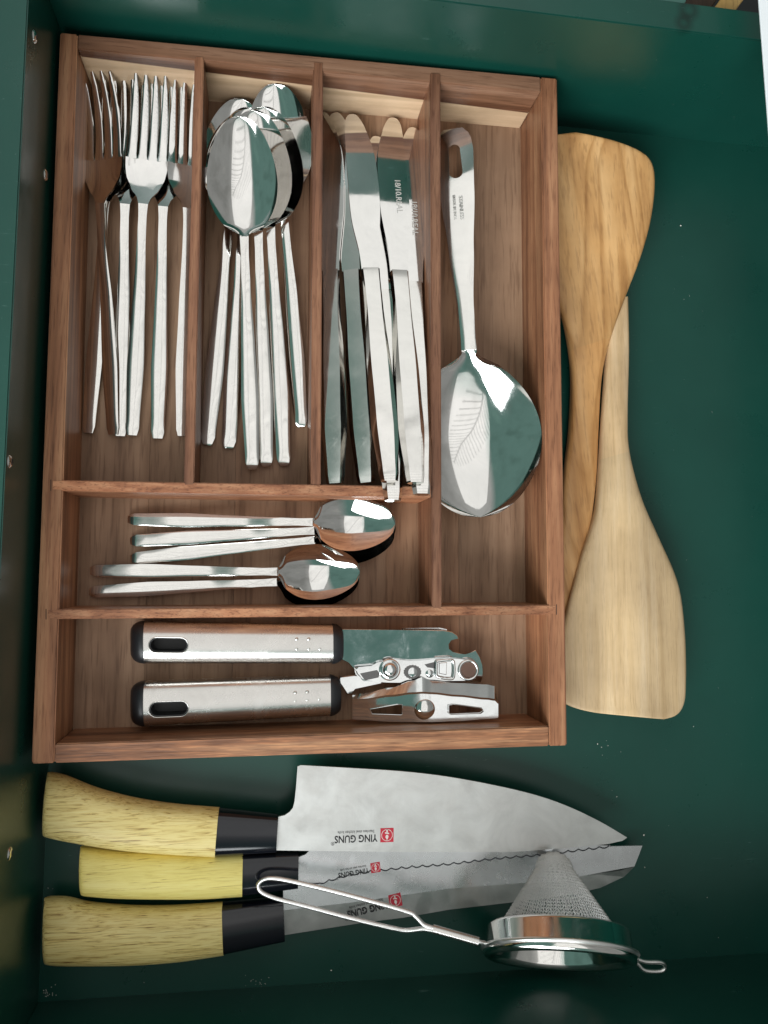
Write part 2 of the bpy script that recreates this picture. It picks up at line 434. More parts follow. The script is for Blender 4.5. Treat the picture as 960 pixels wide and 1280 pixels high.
# crumbs and dust left on the lacquer
bm = bmesh.new()
spots = [(747, 930, .9), (752, 934, .5), (760, 932, .5), (758, 926, .4), (771, 996, .6), (805, 1044, 1.1), (806, 1084, .7), (753, 944, .4), (776, 940, .3),
         (414, 1213, .9), (851, 282, .9), (858, 700, .3), (867, 908, .5), (898, 1172, .4), (884, 1122, .5), (883, 1190, .3), (890, 515, .4), (862, 370, .4), (855, 374, .3), (180, 1228, .5), (336, 1222, .4),
         (60, 1110, .5), (66, 1111, .4), (898, 860, .3), (765, 988, .3), (836, 1032, .3)]
spots += [(322 + rnd.gauss(0, 9), 1228 + rnd.gauss(0, 5), .35) for _ in range(16)]
spots += [(54 + abs(rnd.gauss(0, 8)), 1246 - abs(rnd.gauss(0, 6)), .45) for _ in range(22)]
spots += [(rnd.uniform(720, 950), rnd.uniform(230, 1160), .16) for _ in range(60)]
for px, py, s in spots:
    p = at(px, py, .0003 * s)
    g = bmesh.ops.create_icosphere(bm, subdivisions=1, radius=.00055 * s, matrix=Matrix.Translation(p) @ Matrix.Rotation(rnd.random() * 6, 4, 'Z') @ Matrix.Diagonal((1, rnd.uniform(.5, 1), .5, 1)))
    for v in g['verts']: v.co += Vector((rnd.uniform(-1, 1), rnd.uniform(-1, 1), 0)) * .0001 * s
cr = from_bm(bm, 'crumbs', M_CRUMB); tag(cr, 'tiny pale crumbs and dust scattered over the green drawer bottom', 'crumbs', kind='stuff')

# what shows beyond the drawer
o = from_bm(box_bm(-.3, .75, DBY + DT + .0015, DBY + .30, .030, .040, 0), 'dark_cabinet_floor', M_DARK); tag(o, kind='structure')
o = from_bm(prism_bm([at(840, -40, .085)[:2], at(848, -40, .085)[:2], at(858, 1, .085)[:2], at(852, 9, .085)[:2], at(600, -25, .085)[:2], at(600, -60, .085)[:2]], .079, .085, .0004), 'green_cabinet_ledge', plain('light_green_lacquer', (.07, .19, .16), .4)); tag(o, kind='structure')
def strip(name, a, b, c, d, z, mat, lab, cat):
    o = from_bm(prism_bm([at(*p, z)[:2] for p in (a, b, c, d)], z - .006, z, .0005), name, mat); return tag(o, lab, cat)
strip('wooden_batten', (890, 14), (916, 18), (962, -45), (936, -49), .078, wood('yellow_pine', (.50, .32, .10), (.62, .42, .15), (.7, .5, .2), 'y', 120, 8), 'light yellow wooden batten poking out beyond the drawer back, top right corner', 'wooden strip')
strip('brown_board', (852, 8), (886, 14), (932, -49), (897, -52), .074, wood('dark_board', (.03, .018, .01), (.05, .03, .018), (.07, .045, .028), 'y', 120, 8), 'dark brown board beside the yellow batten beyond the drawer back', 'board')
# white cabinet side, standing a little above the drawer rim
w0 = at(945.5, 0, .11); w1 = at(959, 178, .11)
dr = (w1 - w0); e0 = w0 - dr * .6; e1 = w0 + dr * 5
bm = prism_bm([(e0.x, e0.y), (e0.x + .016, e0.y), (e1.x + .016, e1.y), (e1.x, e1.y)], .1112, .112, .0002)
o = from_bm(bm, 'white_cabinet_edge', M_WHITE); tag(o, 'white edge of the cabinet along the right border of the drawer', 'cabinet edge')

# ------------------------------------------------------------------ cutlery tray
TH, TF, TK = .0490, .0125, .0095
cTL, cTR, cBR, cBL = (at(75, 40, TH), at(696.4, 97.6, TH), at(709, 932, TH), at(39.3, 955, TH))
iTL, iTR, iBR, iBL = (at(96.2, 60.5, TH), at(676.5, 115, TH), at(686.7, 907.6, TH), at(68.3, 930, TH))
tray = empty('cutlery_tray', (cBL.x, cBL.y, 0)); tag(tray, 'reddish brown wooden cutlery tray with six compartments inside the green drawer', 'cutlery tray')
def tpart(name, bm, mat, lab=None):
    o = from_bm(bm, name, mat, None, True, R(30)); child_inv(o, tray)
    if lab: o['label'] = lab
    return o
def quad_rail(name, pts, z0, z1, mat, bev=.0007, lab=None):
    bm = bmesh.new(); pp = [Vector((p[0], p[1], 0)) for p in pts]
    lo = [bm.verts.new((p.x, p.y, z0)) for p in pp]; hi = [bm.verts.new((p.x, p.y, z1)) for p in pp]
    bm.faces.new(lo); bm.faces.new(hi)
    for i in range(4): bm.faces.new((lo[i], lo[(i + 1) % 4], hi[(i + 1) % 4], hi[i]))
    bmesh.ops.recalc_face_normals(bm, faces=bm.faces[:])
    if bev: bmesh.ops.bevel(bm, geom=bm.edges[:], offset=bev, segments=2, affect='EDGES')
    return tpart(name, bm, mat, lab)
def lerp(a, b, t): return a + (b - a) * t
def line_x(p, q, r, s):
    """crossing of lines pq and rs in plan"""
    d1 = (q - p).to_2d(); d2 = (s - r).to_2d(); w = (r - p).to_2d()
    t = (w.x * d2.y - w.y * d2.x) / (d1.x * d2.y - d1.y * d2.x); return p + (q - p) * t
# sides run the full length at left/right, back and front butt between, left/right overlap 0.2 mm apart
lT = line_x(iTL, iBL, cTL, cTR); lB = line_x(iTL, iBL, cBL, cBR); rT = line_x(iTR, iBR, cTL, cTR); rB = line_x(iTR, iBR, cBL, cBR)
SIDE = dict(z0=.004, z1=TH)
quad_rail('side_rail', (cTL, lT, lB, cBL), .004, TH, M_WY)
quad_rail('side_rail', (rT, cTR, cBR, rB), .004, TH, M_WY)
g = Vector((.0002, 0, 0))
quad_rail('back_rail', (lT + g, rT - g, iTR - g, iTL + g), .004, TH - .0002, M_WBACK, .0006)
quad_rail('front_rail', (iBL + g, iBR - g, rB - g, lB + g), .004, TH - .0002, M_WX, .0006)
# base made of glued boards with a fine joint between
fx = [0, .155, .335, .52, .665, .83, 1]
G = .004
bT0, bT1, bB0, bB1 = iTL + Vector((-G, G, 0)), iTR + Vector((G, G, 0)), iBL + Vector((-G, -G, 0)), iBR + Vector((G, -G, 0))
for i in range(6):
    a, b = fx[i], fx[i + 1]; e = Vector((.00005, 0, 0))
    pts = [lerp(bB0, bB1, a) + e, lerp(bB0, bB1, b) - e, lerp(bT0, bT1, b) - e, lerp(bT0, bT1, a) + e]
    quad_rail('base_board', pts, TF - .004, TF, M_WFLOOR, .0002)
def seg_wall(name, c0, c1, c2, c3, mat, z1=TH + .0003):
    quad_rail(name, [at(*c, TH) for c in (c0, c1, c2, c3)], TF - .001, z1, mat, .0005)
HZ = TH - .0004
seg_wall('divider', (243.5, 70), (255, 71), (242.5, 607), (230, 607), M_WDY, TH + .0002)
seg_wall('divider', (391.5, 77), (404, 78), (401, 606), (388.5, 606), M_WDY, TH + .0002)
seg_wall('divider', (537.5, 91), (550.5, 92), (552, 761), (540, 761), M_WDY, TH + .0004)
seg_wall('cross_divider', (65, 600), (539, 608), (539, 622), (64.5, 613), M_WEND, TH + .0001)
seg_wall('cross_divider', (58.5, 761.5), (695, 756), (695, 768), (58.5, 774), M_WEND, TH + .00015)

for px, py, w_, h_ in ((63.6, 606.5, 1.1, 7), (57.6, 767.8, 1.1, 6.5), (695.6, 762, 1.0, 6.5), (539.9, 615, .9, 7)):
    pts = [at(px + a * w_, py + b * h_, TH) for a, b in ((-.5, -1), (.5, -1), (.5, 1), (-.5, 1))]
    quad_rail('joint_gap', pts, TH - .0005, TH + .00008, plain('dark_joint', (.05, .025, .015), .8), 0)
# ------------------------------------------------------------------ cutlery shapes (local: +y from handle end to tip)
def strip_sections(stations, n=14, top_pow=2.0):
    """stations (y, halfwidth, z_rim, dish, thickness, edge) -> closed loops"""
    secs = []
    for (y, hw, zr, dish, th, ed) in stations:
        top, bot = [], []
        for i in range(n + 1):
            v = -math.cos(math.pi * i / n)
            zt = zr - dish * (1 - abs(v) ** top_pow)
            e = ed + (1 - ed) * (1 - abs(v) ** 4)
            top.append((hw * v, y, zt)); bot.append((hw * v * (1 - .0), y, zt - th * e))
        secs.append(top + bot[::-1])
    return secs
def spoon_meshes(L, bl, bw, depth, hwn, hwm, hwe, dish_h=-.0008):
    """handle and bowl of a spoon; L length, bl bowl length, bw bowl half width"""
    yb = L - bl
    hw_tab = [(0, hwe), (.012, hwe * 1.18), (.30, hwm), (.55, hwm * .78), (.80, hwn * 1.15), (.93, hwn), (1.0, hwn * 1.12)]
    z_tab = [(0, .0), (.25, .0012), (.6, .0030), (.85, .0062), (1.0, .0070)]
    st = []
    for i in range(41):
        t = i / 40; y = yb * t
        hw = interp(hw_tab, t); 
        if i == 0: hw *= .86
        th = interp([(0, .0016), (.1, .0020), (.6, .0024), (1, .0022)], t)
        if i == 0: st.append((-.0010, hw * .72, interp(z_tab, t) - .0003, -.0001, .0010, .45))
        st.append((y, hw, interp(z_tab, t), interp([(0, -.08), (.05, -.15), (.7, -.15), (.95, -.05), (1, .02)], t) * hw, th, .45))
    hsec = strip_sections(st)
    bs = []
    nb = 36
    for i in range(nb + 1):
        u = (1 - math.cos(math.pi * i / nb)) / 2
        # egg outline: slim shoulder to full round tip
        s = math.sin(math.pi * min(1, u ** .88)) if u < 1 else 0
        w = bw * max(s, 0) ** (.60 - .15 * u)
        neck = hwn * 1.12 * max(0, 1 - u / .10) ** 1.2
        w = math.sqrt(w * w * min(1, u / .09) ** 1.0 + neck * neck)
        if i == nb: w = bw * .03
        d = depth * max(0, math.sin(math.pi * min(1, (u * .97 + .0) ** .9))) ** .9
        zr = interp([(0, .0070), (.12, .0066), (.5, .0052), (1, .0062)], u)
        bs.append((yb + bl * u, w, zr, d, .0013 if u > .1 else interp([(0, .0022), (.1, .0013)], u), .7))
    bsec = strip_sections(bs, 20, 2.0)
    hsec = strip_sections(st, 20)
    return hsec, bsec
_cache = {}
def mesh_of(key, secs, angle=R(50)):
    if key not in _cache:
        bm = loft_bm(secs); bmesh.ops.recalc_face_normals(bm, faces=bm.faces[:])
        me = bpy.data.meshes.new(key); bm.to_mesh(me); bm.free(); finish(me, True, angle); _cache[key] = me
    return _cache[key]
def inst(name, me, mat, parent):
    if not me.materials: me.materials.append(mat)
    o = bpy.data.objects.new(name, me); COL.objects.link(o); o.parent = parent; return o
def place(root, a, za, b, zb, L, roll=0, rim=0):
    """handle end at pixel a, height za; tip at pixel b, height zb"""
    A = at(*a, za); B = at(*b, zb + rim) - Vector((0, 0, rim)); y = (B - A); s = y.length / L; y.normalize()
    x = y.cross(Vector((0, 0, 1))).normalized(); z = x.cross(y)
    m = Matrix((x, y, z)).transposed()
    m = m @ Matrix.Rotation(R(roll), 3, 'Y')
    root.matrix_world = Matrix.Translation(A) @ m.to_4x4() @ Matrix.Scale(s, 4)
    return root

TSP = spoon_meshes(.190, .0640, .0190, .0071, .0021, .0048, .0031)
SSP = spoon_meshes(.140, .0440, .0148, .0066, .0019, .0037, .0026)
def spoon(kind, a, za, b, zb, roll, label, group):
    S, L, nm = (TSP, .190, 'tablespoon') if kind == 't' else (SSP, .140, 'teaspoon')
    r = empty(nm); tag(r, label, 'spoon', group)
    inst('handle', mesh_of(nm + '_handle', S[0]), M_STEEL, r)
    inst('bowl', mesh_of(nm + '_bowl', S[1]), M_MIRROR, r)
    return place(r, a, za, b, zb, L, roll, .0062)

def fork_parts():
    L = .195; yb = .123
    st = []
    for i in range(36):
        t = i / 35; y = yb * t
        hw = interp([(0, .0028), (.012, .0033), (.30, .0043), (.55, .0034), (.85, .0022), (.95, .0021), (1, .0025)], t)
        if i == 0: hw *= .86
        st.append((y, hw, interp([(0, 0), (.25, .001), (.6, .0028), (.85, .006), (1, .0068)], t), interp([(0, -.08), (.05, -.15), (.7, -.15), (1, -.03)], t) * hw, interp([(0, .0016), (.6, .0024), (1, .0022)], t), .45))
    hsec = strip_sections(st, 14)
    hs = []
    for i in range(17):
        u = i / 16; y = yb + .0265 * u
        hw = interp([(0, .0025), (.12, .0034), (.35, .0072), (.6, .0100), (.8, .0108), (1, .0110)], u)
        hs.append((y, hw, .0068 - .0046 * (1 - (1 - u) ** 2.2) - .0004 * u, .0010 * u, interp([(0, .0022), (.4, .0016), (1, .0015)], u), .7))
    head = strip_sections(hs, 14)
    tines = []
    for k in range(4):
        c0 = (-.00795 + .0053 * k); c1 = c0 * .96
        secs = []
        for i in range(15):
            u = i / 14; y = yb + .0262 + (.046 - (.0015 if k in (0, 3) else 0)) * u
            hw = interp([(0, .0031), (.03, .0022), (.5, .0019), (.85, .0014), (1, .0006)], u)
            if i == 0: hw = .0029
            th = interp([(0, .0014), (.8, .0016), (1, .0007)], u)
            zc = .0018 - .0010 * (1 - (c0 / .0110) ** 2) * (1 - u * .6) - .0042 * math.sin(math.pi * .5 * u) + .0088 * u ** 2.2
            cx = c0 + (c1 - c0) * u
            secs.append([(cx - hw, y, zc - .0002), (cx - hw * .7, y, zc), (cx + hw * .7, y, zc), (cx + hw, y, zc - .0002), (cx + hw, y, zc - th * .8), (cx + hw * .7, y, zc - th), (cx - hw * .7, y, zc - th), (cx - hw, y, zc - th * .8)])
        tines.append(secs)
    return L, hsec, head, tines
FK = fork_parts()
def fork(a, za, b, zb, roll, label):
    r = empty('fork'); tag(r, label, 'fork', 'forks in the left compartment')
    inst('handle', mesh_of('fork_handle', FK[1]), M_STEEL, r)
    h = inst('head', mesh_of('fork_head', FK[2]), M_MIRROR, r)
    for k in range(4): inst('tine', mesh_of('fork_tine%d' % k, FK[3][k], R(40)), M_MIRROR, h)
    return place(r, a, za, b, zb, FK[0], roll, .006)

def knife_parts():
    L = .2; yj = .110
    hs = []
    for i in range(30):
        t = i / 29; y = yj * t
        hw = interp([(0, .0042), (.03, .0046), (.25, .0064), (.5, .0060), (.8, .0046), (.95, .0044), (1, .0045)], t)
        th = interp([(0, .0022), (.03, .0026), (.3, .0033), (.8, .0026), (.94, .0018), (1, .00095)], t)
        a = interp([(0, .62), (.3, .60), (.7, .72), (1, .84)], t)
        if i == 0: hw *= .93; th *= .85
        hs.append([(-hw, y, 0), (-hw * a, y, th), (hw * a, y, th), (hw, y, 0), (hw * a, y, -th), (-hw * a, y, -th)])
    out = [(-.0050, yj - .0005), (-.0056, yj + .010), (-.0082, yj + .028), (-.0084, yj + .05), (-.0082, yj + .070), (-.0074, yj + .084), (-.0056, L - .0012), (-.0030, L), (0, L - .001), (.0034, L - .007), (.0066, L - .017)]
    edge = [(.0082, L - .026), (.0088, L - .038), (.0084, yj + .036), (.0078, yj + .028), (.0055, yj + .010), (.0050, yj - .0005)]
    sm = smooth2(out + edge, 5)
    pts = []
    for i, (x, y) in enumerate(sm):
        pts.append((x, y))
        if i + 1 < len(sm) and x > .0034 and L - .040 < y < L - .008:   # fine serration
            x2, y2 = sm[i + 1]
            for j in range(1, 4):
                t = j / 4; pts.append((x + (x2 - x) * t - (.00028 if j % 2 else 0), y + (y2 - y) * t))
    return L, hs, pts
KP = knife_parts()
def blade_mesh(mir):
    k = 'table_blade%d' % mir
    if k not in _cache:
        bm = prism_bm([(p[0] * mir * .9, p[1]) for p in KP[2]], -.0008, .0008, 0)
        bmesh.ops.recalc_face_normals(bm, faces=bm.faces[:])
        me = bpy.data.meshes.new(k); bm.to_mesh(me); bm.free(); finish(me, False); _cache[k] = me
    return _cache[k]
def table_knife(a, za, b, zb, roll, mir, label, txt=None):
    r = empty('table_knife'); tag(r, label, 'knife', 'table knives in the third compartment')
    inst('handle', mesh_of('table_knife_handle', KP[1], R(12)), M_STEEL, r)
    bl = inst('blade', blade_mesh(mir), M_MIRROR, r)
    place(r, a, za, b, zb, KP[0], roll)
    if txt:
        m = Matrix.Translation((txt[1], txt[2], .00085)) @ Matrix.Rotation(R(-90), 4, 'Z')
        text_obj('lettering', txt[0], .0042, M_TEXTL, bl, m, .00003, .00005)
    return r

FG = 'forks in the left compartment'
fork((110, 541), .0155, (150, 90), .0200, -9, 'fork with the leftmost handle end, head hidden under the dull tilted one')
fork((141, 543), .0165, (124, 88), .0255, -17, 'fork with the dull dark head, tilted against the left wall of the tray')
fork((150, 545), .0150, (160, 92), .0180, 4, 'fork whose handle touches the second handle from the left, head underneath two others')
fork((165, 544), .0165, (188, 89), .0265, 2, 'fork with its bright head on top in the middle of the forks')
fork((197, 548), .0155, (208, 95), .0190, 3, 'fork with the second handle from the right, its head mostly covered')
fork((228, 545), .0165, (235, 98), .0225, 10, 'rightmost fork, its head half hidden behind the divider beside the tablespoons')

TG = 'tablespoons in the second compartment'
spoon('t', (286, 558), .0150, (312, 134), .0170, 0, 'tablespoon with the second handle from the left, its bowl hidden in the stack', TG)
spoon('t', (376.5, 531), .0145, (345, 103), .0290, -10, 'tablespoon pushed farthest up, its dark bowl leaning on the right divider', TG)
spoon('t', (259, 554), .0150, (303, 123), .0160, 0, 'tablespoon with the leftmost slanting handle and only its top rim showing', TG)
spoon('t', (355, 580), .0150, (331, 132), .0325, -4, 'tablespoon third down in the stack, handle second from the right', TG)
spoon('t', (333, 581), .0165, (318, 136), .0380, -1, 'tablespoon nested directly under the topmost one, rim showing on the right', TG)
spoon('t', (315.5, 585), .0190, (300, 143), .0440, 0, 'topmost tablespoon, its whole mirror bowl facing up', TG)

table_knife((491, 626), .0530, (476, 172), .0150, 0, 1, 'table knife underneath, between the two flat bright handles, its end lowest over the cross divider')
table_knife((527, 618), .0530, (510, 160), .0160, 0, -1, 'rightmost table knife lying underneath, its end on the cross divider', ('18/10.REAL', .0015, .146))
table_knife((419, 605), .0460, (409, 141), .0160, -15, 1, 'leftmost table knife lying rolled against the left divider')
table_knife((458, 604), .0460, (425, 141), .0160, -16, 1, 'second table knife from the left with a green stripe reflected in its rolled handle')
table_knife((487, 602), .0590, (446, 144), .0175, -2, 1, 'table knife lying flat on top in the middle with the finely serrated edge turned right')
table_knife((519, 604), .0590, (485, 148), .0165, 2, -1, 'flat table knife on top, its serrated edge turned left and lettering on its blade', ('18/10.REAL', .0022, .1525))

SG = 'teaspoons in the middle compartment'
spoon('s', (165.5, 698), .0150, (493, 666), .0170, -2, 'teaspoon with the lowest handle of the upper three, bowl rim peeping out below', SG)
spoon('s', (165, 676), .0155, (495, 658), .0215, 0, 'teaspoon with the middle handle of the upper three, bowl nested under the top one', SG)
spoon('s', (162, 649), .0165, (495, 655), .0260, 0, 'teaspoon on top of the upper group of three, its bowl fully visible', SG)
spoon('s', (114, 740), .0150, (449, 722), .0175, 0, 'lowest teaspoon of the lower pair, bowl nested under its partner', SG)
spoon('s', (115, 713.5), .0165, (450.5, 715), .0220, 0, 'top teaspoon of the lower pair, its bowl facing up', SG)

# ------------------------------------------------------------------ serving ladle
def ladle():
    L = .205; yb = .122; bl = L - yb
    r = empty('serving_spoon'); tag(r, 'large steel serving spoon with a wide bowl alone in the right hand compartment', 'serving spoon')
    st = []
    for i in range(41):
        t = i / 40; y = yb * t
        hw = interp([(0, .0050), (.02, .0076), (.05, .0090), (.10, .0098), (.3, .0088), (.55, .0064), (.8, .0042), (.95, .0036), (1, .0038)], t)
        st.append((y, hw, interp([(0, .0), (.3, .001), (.7, .003), (1, .008)], t), interp([(0, -.0001), (.2, -.0003), (1, -.0005)], t), interp([(0, .0013), (1, .0024)], t), .6))
    hs = strip_sections(st, 20)
    for sec in hs:                                   # the flat grip is twisted a little against the bowl
        y = sec[0][1]; ph = R(6) * max(0, 1 - y / yb)
        for i_, (a_, b_, c_) in enumerate(sec): sec[i_] = (a_ * math.cos(ph) + c_ * math.sin(ph), b_, c_ * math.cos(ph) - a_ * math.sin(ph))
    h = from_bm(loft_bm(hs), 'handle', M_STEEL, r, True, R(40))
    slot = [(.0033 * math.cos(a) * (1.05 if math.sin(a) > 0 else .9), .0185 + (.0062 if math.sin(a) > 0 else -.0062) + .0033 * math.sin(a)) for a in [2 * math.pi * k / 24 for k in range(24)]]
    boolean_cut(h, prism_bm(slot, -.01, .01))
    bs = []
    for i in range(45):
        u = (1 - math.cos(math.pi * i / 44)) / 2
        w = .0325 * max(0, math.sin(math.pi * u ** 1.08)) ** (.66 - .20 * u)
        neck = .0038 * max(0, 1 - u / .12)
        w = math.sqrt(w * w * min(1, u / .10) + neck * neck)
        if i == 44: w = .0006
        d = .0120 * max(0, math.sin(math.pi * (u * .96))) ** .85
        bs.append((yb + bl * u, w, interp([(0, .008), (.15, .0078), (.5, .0060), (1, .0075)], u), d, .0014 if u > .1 else interp([(0, .0024), (.1, .0014)], u), .8))
    from_bm(loft_bm(strip_sections(bs, 26, 2.1)), 'bowl', M_MIRROR, r, True, R(50))
    place(r, (566, 161), .0200, (604, 647), .0315, L, 12, .0075)
    for s, dx, sz in (('STAINLESS', -.0018, .0028), ('MADE IN INDIA', .0016, .0021)):
        m = Matrix.Translation((dx * math.cos(R(5)) + .0004, .0445, .0018 - dx * math.sin(R(5)))) @ Matrix.Rotation(R(5), 4, 'Y') @ Matrix.Rotation(R(90), 4, 'Z')
        text_obj('lettering', s, sz, M_TEXTL, h, m, .00004, .00003)
ladle()

# ------------------------------------------------------------------ can opener
def band_loft(name, up, lo, zc, thick, mat, parent, n=28, e=2.4, k=4, caps=None):
    """solid between two pixel outlines (upper and lower, same count), super-elliptic section"""
    U = smooth_path([at(*p, zc if not callable(zc) else zc(i / (len(up) - 1))) for i, p in enumerate(up)], k)
    D = smooth_path([at(*p, zc if not callable(zc) else zc(i / (len(lo) - 1))) for i, p in enumerate(lo)], k)
    secs = []
    m = len(U)
    for i, (a, b) in enumerate(zip(U, D)):
        c = (a + b) / 2; s = (a - b) / 2; h = s.length; s.normalize()
        t = thick(i / (m - 1), h) if callable(thick) else thick
        secs.append(superloop(c, s, Vector((0, 0, 1)), h, t, n, e))
    return from_bm(loft_bm(secs), name, mat, parent, True, R(42))
def stadium(cx, cy, hx, r, n=10):
    out = []
    for k in range(n + 1): a = -math.pi / 2 + math.pi * k / n; out.append((cx + hx + r * math.cos(a), cy + r * math.sin(a)))
    for k in range(n + 1): a = math.pi / 2 + math.pi * k / n; out.append((cx - hx + r * math.cos(a), cy + r * math.sin(a)))
    return out
def opener():
    root = empty('can_opener'); tag(root, 'can opener with two brushed steel handles, black end caps and a chromed cutting head', 'can opener')
    ZC = .0245
    def arm(y0a, y0b, y1a, y1b, x0, x1, slotc, dots):
        TH_ = .0088
        ux = [x0, x0 + (x1 - x0) * .33, x0 + (x1 - x0) * .66, x1]
        up = [(x, y0a + (y1a - y0a) * (x - x0) / (x1 - x0)) for x in ux]; lo = [(x, y0b + (y1b - y0b) * (x - x0) / (x1 - x0)) for x in ux]
        h = band_loft('handle', up, lo, ZC, TH_, M_BRUSHX, root, 40, 2.5, 3)
        # slot with a black liner
        c = at(*slotc, ZC + TH_); hx = .0060; r = .0038
        ang = math.atan2((at(*up[-1], ZC) - at(*up[0], ZC)).y, (at(*up[-1], ZC) - at(*up[0], ZC)).x)
        def rot(pts): return [(c.x + x * math.cos(ang) - y * math.sin(ang), c.y + x * math.sin(ang) + y * math.cos(ang)) for x, y in pts]
        boolean_cut(h, prism_bm(rot(stadium(0, 0, hx, r)), ZC - .004, ZC + .02))
        bm = bmesh.new(); o1 = rot(stadium(0, 0, hx, r - .00005)); o2 = rot(stadium(0, 0, hx, r - .0007))
        z1, z0 = ZC + TH_ - .0006, ZC - .0038
        A = [bm.verts.new((*p, z0)) for p in o1]; B = [bm.verts.new((*p, z1)) for p in o1]; C_ = [bm.verts.new((*p, z1)) for p in o2]; D = [bm.verts.new((*p, z0 + .0002)) for p in o2]
        n = len(A)
        for P, Q in ((A, B), (B, C_), (C_, D)):
            for i in range(n): bm.faces.new((P[i], P[(i + 1) % n], Q[(i + 1) % n], Q[i]))
        bm.faces.new(D); bm.faces.new(A)
        from_bm(bm, 'slot_liner', M_BLACKP, h, False)
        bm = tube_bm([(*p, ZC + TH_ - .0001) for p in rot(stadium(0, 0, hx, r + .0002))], .00028, 6, closed=True)
        from_bm(bm, 'slot_rim', M_STEEL, h, True)
        for (dx, dy) in dots:
            p = at(dx, dy, ZC + TH_ * .96)
            bm = bmesh.new(); bmesh.ops.create_uvsphere(bm, u_segments=14, v_segments=8, radius=.0013, matrix=Matrix.Translation(p + Vector((0, 0, -.0008))))
            from_bm(bm, 'raised_dot', M_STEEL, h, True)
        # end caps
        def cap(xa, xb, rounded):
            m = 7; U, D = [], []
            secs = []
            for i in range(m):
                t = i / (m - 1); x = xa + (xb - xa) * t
                f = math.sqrt(max(0, 1 - (1 - t) ** 2 * .96)) if rounded < 0 else math.sqrt(max(0, 1 - t ** 2 * .45))
                f = f * 1.03
                ya = y0a + (y1a - y0a) * (x - x0) / (x1 - x0); yb_ = y0b + (y1b - y0b) * (x - x0) / (x1 - x0)
                a = at(x, ya, ZC); b = at(x, yb_, ZC); cc = (a + b) / 2; s = (a - b) / 2; hh = s.length; s.normalize()
                secs.append(superloop(cc, s, Vector((0, 0, 1)), hh * (.55 + .45 * f if rounded < 0 else f), (TH_ + .0003) * (f * .9 + .1), 40, 2.5))
            from_bm(loft_bm(secs), 'end_cap', M_BLACKP, root, True, R(50))
        cap(x0 - 17, x0 + 1, -1); cap(x1 - 1, x1 + 12, 1)
    D1 = [(371, 811), (386, 811), (400, 811), (371, 799), (386, 799)]
    D2 = [(369, 876), (384, 875), (399, 874), (369, 866), (384, 865)]
    arm(776, 829, 780, 829, 181, 416, (210.5, 806.5), D1)
    arm(851, 907, 844, 894, 181, 413, (211, 886.5), D2)
    # head: upper plate with bottle opener hook
    k = .3125
    def q(x, y, z): p = at(340 + x * k, 760 + y * k, z); return (p.x, p.y)
    pl = [(280, 84), (500, 88), (690, 90), (722, 96), (742, 110), (748, 125), (733, 122), (715, 128), (704, 145), (706, 165), (722, 178), (748, 180), (772, 188), (792, 182), (815, 168), (832, 196), (843, 228), (845, 258), (842, 282), (836, 300), (780, 302), (560, 300), (372, 302), (345, 268), (328, 238), (308, 216), (278, 206)]
    def qs(x, y, z0=.0255, sl=.000034):
        z = z0 - sl * (y - 190); p = at(340 + x * k, 760 + y * k, z); return (p.x, p.y, z)
    from_bm(prism_bm([qs(x, y) for x, y in pl], -.0015, 0, .0003), 'cutting_plate', M_CHROME, root)
    pl2 = [(520, 79), (672, 79), (700, 84), (700, 96), (520, 96)]
    from_bm(prism_bm([q(x, y, .020) for x, y in pl2], .0195, .0205, .0002), 'rear_plate', M_CHROME, root)
    # link bar between pivot and wheel
    bar = [(330, 238), (420, 228), (470, 205), (560, 212), (660, 204), (740, 204), (800, 215), (826, 250), (812, 282), (790, 290), (700, 292), (560, 298), (430, 296), (345, 276)]
    from_bm(prism_bm([q(x, y, .0262) for x, y in smooth2(bar + bar[:1], 4)[:-1]], .0245, .0262, .0011, seg=3), 'link_bar', M_CHROME, root)
    def disc(name, x, y, z, prof, mat, n=28, par=root):
        c = at(340 + x * k, 760 + y * k, z)
        secs = [[(c.x + r * math.cos(2 * math.pi * j / n), c.y + r * math.sin(2 * math.pi * j / n), z + h) for j in range(n)] for r, h in prof]
        return from_bm(loft_bm(secs), name, mat, par, True, R(40))
    pv = disc('pivot_bolt', 470, 246, .0262, [(.0060, 0), (.0060, .0008), (.0054, .0012), (.0048, .0008), (.0042, .0010), (.0038, .0022), (.0024, .0032), (.0012, .0034), (.0002, .0034)], M_CHROME)
    disc('rivet', 630, 262, .0262, [(.0023, 0), (.0022, .0008), (.0013, .0014), (.0002, .0015)], M_CHROME)
    DS = metal('dark_steel', (.16, .16, .16), .25, .1)
    gear = []
    for j in range(36):
        a = 2 * math.pi * j / 36; rr_ = .0046 if j % 2 else .0040
        c_ = at(340 + 562 * k, 760 + 256 * k, .0262); gear.append((c_.x + rr_ * math.cos(a) * 1.1, c_.y + rr_ * math.sin(a) * .86))
    from_bm(prism_bm(gear, .0262, .0268, .0002), 'feed_wheel', DS, root)
    disc('wheel_boss', 562, 256, .0268, [(.0026, 0), (.0025, .0005), (.0012, .0009), (.0002, .0009)], M_CHROME)
    from_bm(prism_bm([q(x, y, .0264) for x, y in [(352, 262), (420, 248), (432, 262), (426, 278), (372, 290)]], .0262, .0264, 0), 'bar_opening', DS, root)
    from_bm(prism_bm([q(x, y, .0264) for x, y in [(610, 226), (650, 216), (652, 244), (640, 240), (622, 238)]], .0262, .0264, 0), 'bar_opening', DS, root)
    # ring at the end
    c = at(340 + 785 * k, 760 + 248 * k, .0265)
    bm = tube_bm([(c.x + .0052 * math.cos(a), c.y + .0052 * math.sin(a), .0266) for a in [2 * math.pi * j / 30 for j in range(30)]], .0008, 8, closed=True)
    from_bm(bm, 'ring', M_CHROME, root, True)
    disc('ring_hole', 785, 248, .0258, [(.0044, .0), (.0044, .0006), (.0002, .0006)], plain('shadowed_wood', (.13, .07, .05), .5))
